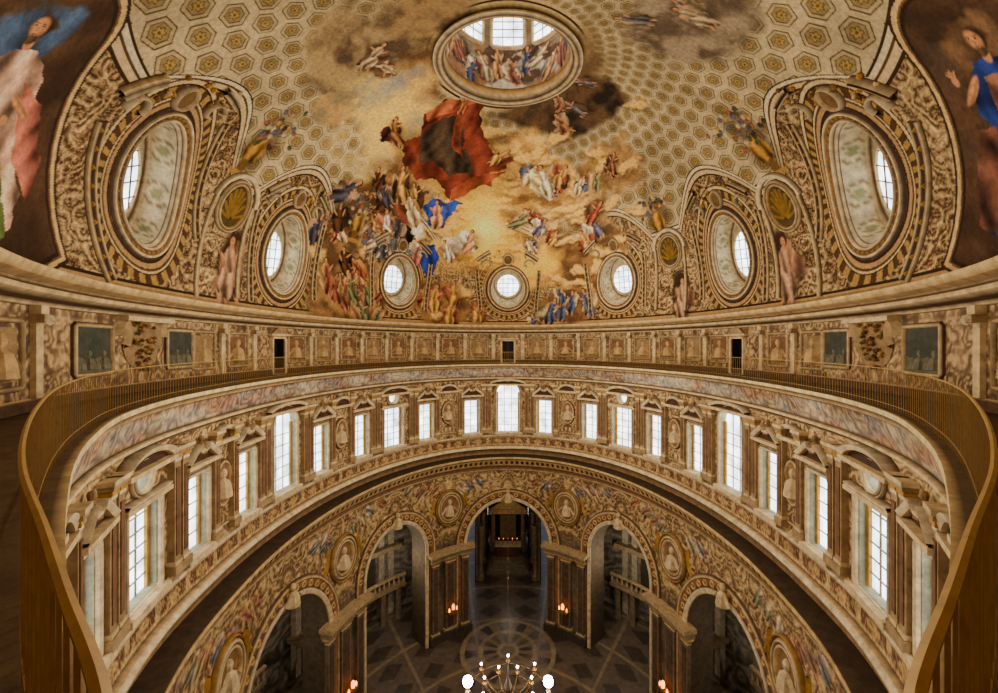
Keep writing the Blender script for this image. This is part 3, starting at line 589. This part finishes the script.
# great corner saints, each in a painted niche
for nm,sg in(('sL',-1),('sR',1)):
    a,b=AN[nm];a+=sg*1.75;b-=.02;ro=-sg*.62;K=.8
    def QP(l,c_,f_,sd_,wb,fq,P=P,a=a,b=b,ro=ro,K=K):P.poly(a,b,0,0,rotP(np.array(l)*K,ro),c_,f_,sd_,wb,fq)
    def QB(x,y,A,B,r_,c_,P=P,a=a,b=b,ro=ro,K=K,**k):
        x,y=rotP([(x*K,y*K)],ro)[0];P.blob(a,b,x,y,A*K,B*K,r_+ro,c_,**k)
    nich=[(-2.7,-5.4),(2.7,-5.4)]+[(2.7*math.cos(t),2.4+2.4*math.sin(t)) for t in np.linspace(0,math.pi,20)]
    QP(nich,(70,52,38),.1,1,.0,2.);QP(np.array(nich)*[.965,.975],(206,180,134),.1,1,.0,2.);QP(np.array(nich)*[.91,.945],(120,90,60),.1,1,.0,2.);QP(np.array(nich)*[.88,.93],(58,44,34),.1,1,.0,2.);QP(np.array(nich)*[.84,.9],(92,70,52),.4,2,.0,1.2)
    for k_ in range(18):QB(rg.uniform(-1.9,1.9),rg.uniform(-3,3.6),.6,.9,rg.uniform(-1,1),[(64,48,38),(120,92,66),(84,74,66)][k_%3],edge=.5,soft=.5,alpha=.6,seed=k_)
    sk=(200,150,112)
    if sg<0:
        QB(.1,2.6,1.3,1.1,.2,(84,104,132),edge=.7,soft=.3,seed=3,fold=.5)
        QP([(-1.0,1.3),(-.3,1.9),(.5,1.8),(1.2,.9),(1.4,-.2),(1.0,-1.),(1.2,-2.6),(.7,-3.4),(-.8,-3.3),(-1.4,-1.8),(-1.3,0)],(204,170,148),.8,41,.18,4.2)
        QP([(-1.8,-.2),(-.9,-.1),(.1,-.8),(.6,-1.8),(.4,-3.6),(-1.5,-3.7),(-2.0,-2.0)],(98,112,62),.85,42,.2,3.8)
        QP([(.6,.9),(1.6,.2),(2.0,-1.6),(1.5,-3.0),(1.0,-1.6),(.9,-.4)],(176,114,98),.8,43,.15,4.6)
        QP([(-1.3,1.0),(-.7,1.4),(-.5,.4),(-1.0,-.4),(-1.5,.1)],(140,78,64),.7,46,.12,5.)
    else:
        QB(0.,2.6,1.3,1.0,.2,(124,98,72),edge=.7,soft=.3,seed=3,fold=.4)
        QP([(-.9,1.6),(-.2,2.0),(.6,1.9),(1.3,1.0),(1.5,-.8),(1.7,-3.2),(.2,-3.7),(-1.0,-3.4),(-.6,-1.2),(-1.2,.2)],(46,66,128),.9,44,.18,4.2)
        QP([(-1.5,-.4),(-.7,-.2),(-.3,-1.8),(-.5,-3.5),(-1.6,-3.4),(-1.8,-2.0)],(116,80,66),.8,45,.2,4.)
        QP([(-.5,1.4),(.2,1.5),(.1,.2),(-.5,.1)],(150,110,90),.6,47,.1,5.)
    QB(-1.15,.95,.17,.7,-.7,sk,fold=.3,soft=.25);QB(-1.6,1.3,.15,.22,0,sk,soft=.3)
    for k_ in range(5):QB(-1.75+.07*k_,1.52+.04*(k_%3),.035,.14,.3-.15*k_,sk,soft=.3)
    QB(.8,.1,.16,.6,.8,sk,fold=.3,soft=.25);QB(.38,-.25,.15,.18,0,sk,soft=.3)
    QB(0,2.05,.18,.3,0,sk);QB(.06,2.62,.42,.5,0,(84,64,46),soft=.3,edge=.4,fold=.4);QB(-.04,2.52,.29,.38,0,sk,soft=.3,fold=.2)
    for x_ in(-.18,.06):QB(x_,2.58,.05,.028,0,(50,36,28));QB(x_,2.65,.08,.018,0,(90,66,46))
    QB(-.08,2.46,.032,.1,0,(170,120,90));QB(-.06,2.32,.08,.022,0,(140,70,60));QB(-.05,2.15,.24,.2,0,(104,84,64),edge=.5,fold=.4)
F=gridF(NS,NP,cu=True)
sc=(SS+L/NS/2).ravel()[F[:,0]];pc=(PP.ravel()[F[:,0]]+PP.ravel()[F[:,2]])/2
hole=np.zeros(len(F),bool)
for w,pw,a_,b_,ro in DW:
    a,b=dmetric(w,pw);du=(((sc-w+S)%L)-S)*a;dv=(pc-pw)*b;x_=du*math.cos(ro)+dv*math.sin(ro);y_=-du*math.sin(ro)+dv*math.cos(ro);hole|=(x_/(a_+.03))**2+(y_/(b_+.03))**2<1
mb=MB();mb.add(DV.reshape(-1,3),F[~hole],C.reshape(-1,3));mb.obj('ceiling_dome',[FRES],smooth=True)
dor=MB()
for w,pw,a_,b_,ro in DW:
    wn+=1;m=MB();f=domemap(w,pw,ro);ka,kb=a_/1.4,b_/1.95
    ne=96;t=np.linspace(0,2*math.pi,ne,endpoint=False)
    sec=[(1.4,1.95,0,CREAM),(1.34,1.87,.08,WHITE),(1.31,1.83,.12,BROWN)]+[(1.3-.012*k_,1.82-.02*k_,.14+.1*k_,(204,192,160)) for k_ in range(9)]+[(1.1,1.5,1.0,BROWN),(1.08,1.45,1.1,WHITE)]
    U=np.stack([a*ka*np.cos(t) for a,b,c,d_ in sec],1);Vv=np.stack([b*kb*np.sin(t) for a,b,c,d_ in sec],1);W=np.tile([c for a,b,c,d_ in sec],(ne,1))
    cc=np.tile(lin([d_ for a,b,c,d_ in sec]),(ne,1)).reshape(ne,len(sec),3)
    for k_ in range(4,11):
        g_=np.abs(np.sin(t*4));y_=abs(k_-7)/4.
        cc[:,k_]=np.where((np.abs(g_-(.6+.35*y_))<.07)[:,None],lin((150,128,90)),cc[:,k_]);cc[:,k_]=np.where((g_>.93+.1*y_)[:,None],lin((150,148,108)),cc[:,k_])
    m.add(f(U.ravel(),Vv.ravel(),W.ravel()),gridF(ne,len(sec),cu=True),cc.reshape(-1,3))
    gh=1.08*kb;polyfill(m,f,oval(1.08*ka,1.45*kb,40),1.08,(184,174,142),0)
    polyfill(m,f,oval(.92*ka,gh,40,0,-.2),1.03,(255,255,255),1);sweep(m,f,oval(.92*ka,gh,40,0,-.2),[(-.04,1.03),(0,.97),(.08,1.05)],CREAM)
    for x_ in(-.42*ka,0,.42*ka):box(m,f,x_-.025,x_+.025,-.2-gh*.88,-.2+gh*.88,.99,1.01,(120,112,100))
    for z_ in(-.6,-.2,.2,.6):
        hw=.92*ka*math.sqrt(1-z_*z_);box(m,f,-hw,hw,-.2+z_*gh-.02,-.2+z_*gh+.02,.99,1.01,(120,112,100))
    sweep(m,f,oval(a_,b_,72),[(-.02,.02),(0,-.07),(.06,-.1),(.1,-.03),(.14,-.02),(.24,-.03),(.28,-.1),(.34,-.11),(.38,-.04),(.45,0)],[BROWN,CREAM,WHITE,BROWN,(140,108,70),(150,118,80),CREAM,WHITE,BROWN,DKBR])
    for q in np.linspace(0,2*math.pi,40,endpoint=False):
        lathe(m,f,(a_+.19)*math.cos(q),-.05,[(.001,(b_+.19)*math.sin(q)-.06),(.055,(b_+.19)*math.sin(q)),(.001,(b_+.19)*math.sin(q)+.06)],GOLD,6)
    m.obj('window_%d'%wn,[STU,GLASS])
    tp=b_+.6
    for sg in(-1,1):
        pts_=[(sg*(a_+1.15-.15*math.cos(x*3)),-b_-.4+x*(2*b_+.3)) for x in np.linspace(0,1,16)]
        sweep(dor,f,pts_,[(-.2,0),(-.16,-.08),(-.06,-.08),(0,-.03),(.06,-.08),(.16,-.08),(.2,0)],[DKBR,CREAM,BROWN,DKBR,BROWN,CREAM,DKBR],closed=False)
        for x in np.linspace(.05,.95,9):
            u_=sg*(a_+1.15-.15*math.cos(x*3));v_=-b_-.4+x*(2*b_+.3);lathe(dor,f,u_,-.05,[(.001,v_-.09),(.08,v_),(.001,v_+.09)],GOLD,6)
        x=np.linspace(0,1,24);an_=x*4.6;rr_=.6*np.exp(-x*1.3)
        sweep(dor,f,np.stack([sg*(a_+.3+rr_*np.cos(an_)),tp-.2+rr_*np.sin(an_)],1),[(-.1,0),(0,-.15),(.1,0)],[DKBR,WHITE,BROWN],closed=False)
        sweep(dor,f,[(sg*(a_+1.25-x_*1.5),tp+.2+.9*math.sin(x_*1.3)) for x_ in np.linspace(0,.75,10)],[(-.22,0),(-.18,-.15),(-.06,-.2),(0,-.1),(.08,-.22),(.14,0)],[DKBR,CREAM,BROWN,DKBR,WHITE,BROWN],closed=False)
        for q in range(10):
            u_=sg*rng.uniform(.3,a_+.9);v_=tp+.3+rng.uniform(-.2,.9);lathe(dor,f,u_,-.06,[(.001,v_-.12),(.09,v_),(.001,v_+.12)],[GOLD,CREAM,(140,110,66)][q%3],6)
    sweep(dor,f,oval(.4,.45,20,0,tp+.35),[(-.08,0),(0,-.16),(.1,0)],[GOLD,WHITE,BROWN]);polyfill(dor,f,oval(.38,.42,20,0,tp+.35),-.05,(120,94,56))
for a in dmid:
    if abs(a)<6 or (-16<a<0) or abs(a)>30:continue
    f=domemap(a,.29,-np.sign(a)*.1)
    pth=oval(.8,1.0,30);polyfill(dor,f,pth,-.02,(92,74,40));sweep(dor,f,pth,[(-.04,-.02),(0,-.12),(.1,-.06),(.18,-.12),(.26,0)],[GOLD,CREAM,BROWN,CREAM,DKBR])
    for q in np.linspace(.2,math.pi-.2,9):
        sweep(dor,f,[(k_*.75*math.cos(q),-.6+k_*1.45*math.sin(q)) for k_ in np.linspace(.1,1,6)],[(-.07,-.02),(0,-.1),(.07,-.02)],(160,130,62),closed=False)
    for sg in(-1,1):
        sweep(dor,f,[(sg*1.2,y_) for y_ in np.linspace(-4.2,.2,8)],[(-.12,0),(-.08,-.08),(.08,-.08),(.12,0)],[DKBR,CREAM,BEIGE,DKBR],closed=False)
    sweep(dor,f,[(1.3*math.cos(q),.2+1.25*math.sin(q)) for q in np.linspace(0,math.pi,20)],[(-.14,0),(-.1,-.1),(.08,-.14),(.14,0)],[DKBR,CREAM,WHITE,BROWN],closed=False)
dor.obj('trim_dome_stucco',[STU])
# lantern
mb=MB()
def circ(rx,ry,z,n=96,cx=0,cy=CY):
    t=np.linspace(0,2*math.pi,n,endpoint=False);return np.stack([cx+rx*np.sin(t),cy+ry*np.cos(t),np.full(n,z)],1)
prof=[(1.1,12.85,CREAM),(1.1,12.78,WHITE),(1.04,12.75,BROWN),(1.0,12.78,CREAM),(.96,12.84,DKBR),(.93,13.05,CREAM),(.93,13.3,GOLD),(.93,13.45,BROWN)]
V=np.stack([circ(3.1*a,2.95*a,z) for a,z,c in prof],1).reshape(-1,3);mb.add(V,gridF(96,len(prof),cu=True),np.tile(lin([c for a,z,c in prof]),(96,1)))
ls=np.linspace(-math.pi*2.8,math.pi*2.8,420,endpoint=False);lz=np.linspace(13.45,18,130)
LC=np.tile(lin((140,124,100)),(420,130,1));LP=Paint(LC,ls,lz,lambda a,b:(1.,1.))
for k_ in range(60):LP.blob(rg.uniform(-8.5,8.5),13.4+rg.random()*2.0,0,0,1.0,.45,0,[(206,198,180),(96,76,60),(160,126,92)][k_%3],edge=.6,soft=.3,seed=k_)
for k_ in range(24):LP.fig(-8.4+k_*.72,14.3+(k_%3)*.3,0,rg.uniform(-.3,.3),1.7,rg.uniform(-1.,1.),[(140,92,74),(84,94,120),(190,174,140),(180,140,96)][k_%4],[(190,178,156),(150,106,84),(90,74,62)][k_%3],500+k_)
LS,LZ=np.meshgrid(ls,lz,indexing='ij');mb.add(np.stack([2.88*np.sin(LS/2.8),CY+2.74*np.cos(LS/2.8),LZ],-1).reshape(-1,3),gridF(420,130,cu=True),LC.reshape(-1,3))
prof=[(.93,18,CREAM),(.6,19.6,(150,150,160)),(.02,20.4,(170,160,140))]
V=np.stack([circ(3.1*a,2.95*a,z) for a,z,c in prof],1).reshape(-1,3);mb.add(V,gridF(96,len(prof),cu=True),np.tile(lin([c for a,z,c in prof]),(96,1)))
mb.obj('ceiling_lantern',[STU])
for k_ in range(8):
    a=k_*math.pi/4
    def lm(u,v,w,a=a):
        u,v,w=[np.asarray(q_,float) for q_ in(u,v,w)];an=a+u/2.8;rr_=2.82+w;return np.stack([rr_*np.sin(an),CY+rr_*.95*np.cos(an),v+0*u],-1)
    m=MB();wn+=1;pth=archp(.8,15.6,16.7);polyfill(m,lm,pth,0,(255,255,255),1);sweep(m,lm,pth,[(0,.02),(0,-.1),(.1,-.12),(.16,.04)],CREAM)
    for x_ in(-.28,.28):box(m,lm,x_-.02,x_+.02,15.6,17.3,-.05,-.02,(110,100,90))
    for z_ in(16.0,16.4,16.8):box(m,lm,-.8,.8,z_-.02,z_+.02,-.05,-.02,(110,100,90))
    m.obj('window_%d'%wn,[STU,GLASS])
# ---------------------------------------------------------------- chandelier
mb=MB();CZ=-.9;cl=lambda u,v,w:np.stack([np.asarray(u,float),CY+np.asarray(w,float),CZ+np.asarray(v,float)],-1)
lathe(mb,cl,0,0,[(.02,-15.9),(.15,-15.7),(.3,-15.4),(.12,-15.1),(.2,-14.8),(.06,-14.4),(.03,-13.8),(.006,-13.5),(.004,13.6)],(110,92,60),6)
for k_ in range(16):
    a=k_*math.pi/8;R0=1.85 if k_%2==0 else 1.2
    cm=lambda u,v,w,a=a:np.stack([np.asarray(u,float)*np.cos(a)-np.asarray(w,float)*np.sin(a),CY+np.asarray(u,float)*np.sin(a)+np.asarray(w,float)*np.cos(a),CZ+np.asarray(v,float)],-1)
    t=np.linspace(0,1,14);pth=np.stack([.15+t*(R0-.15),-15.3-.35*np.sin(t*math.pi)+.25*t],1)
    sweep(mb,cm,pth,[(-.03,-.03),(.03,-.03),(.03,.03),(-.03,.03),(-.03,-.03)],(120,96,50),closed=False)
    lathe(mb,cm,R0,0,[(.02,-15.1),(.12,-15.0),(.04,-14.95),(.04,-14.8)],GOLD,8)
    big=k_ in(0,8);e=.24 if big else .06;lathe(mb,cm,R0,0,[(e*.3,-14.8),(e*.8,-14.8+e*.4),(e,-14.8+e),(e*.8,-14.8+e*1.6),(.01,-14.8+e*2)],(255,255,255),12,1)
tt=np.linspace(0,2*math.pi,60,endpoint=False)
for R0,z_ in((1.85,-15.15),(1.2,-15.15),(.7,-15.5)):mb.add(np.stack([np.stack([(R0+a)*np.cos(tt),CY+(R0+a)*np.sin(tt),CZ+z_+b+0*tt],-1) for a,b in((-.02,0),(.02,0),(.0,.04))],1).reshape(-1,3),gridF(60,3,cu=True,cv=True),(120,96,50))
mb.obj('chandelier',[BRASS,BULB])
# ---------------------------------------------------------------- light
def point(x,y,z,e,c=(1,.9,.74)):
    l=bpy.data.lights.new('fill_light','POINT');l.energy=e;l.shadow_soft_size=0;l.color=c;o=bpy.data.objects.new('hall_fill_light',l);o.location=(x,y,z);bpy.context.collection.objects.link(o)  # unseen fill point added to brighten the interior, no fixture stands here
for x,y,z,e in((0,9,3,840),(-3,22,4,950),(3,28,3,1250),(-6,17,0,580),(6,17,0,580),(2,27,-4,1000),(-2,13,-4,850),(1,CY,-11,640),(2,27,-17,150),(1,CY,15,110),(9,33,-17,300),(-9,33,-17,300),(15.5,22,-17,320),(-15.5,22,-17,320),(0,44,-18.5,60)):point(x,y,z,e)
w=bpy.data.worlds.new('world');bpy.context.scene.world=w;w.use_nodes=True;w.node_tree.nodes['Background'].inputs[0].default_value=(.7,.8,1,1);w.node_tree.nodes['Background'].inputs[1].default_value=.5
cd=bpy.data.cameras.new("camera");c=bpy.data.objects.new("camera",cd);bpy.context.collection.objects.link(c);c.rotation_euler=(math.pi/2,0,0);cd.lens=36*420/998;cd.sensor_width=36;cd.clip_start=.05
cd.shift_x=-9/998;cd.shift_y=-1.5/998;bpy.context.scene.camera=c
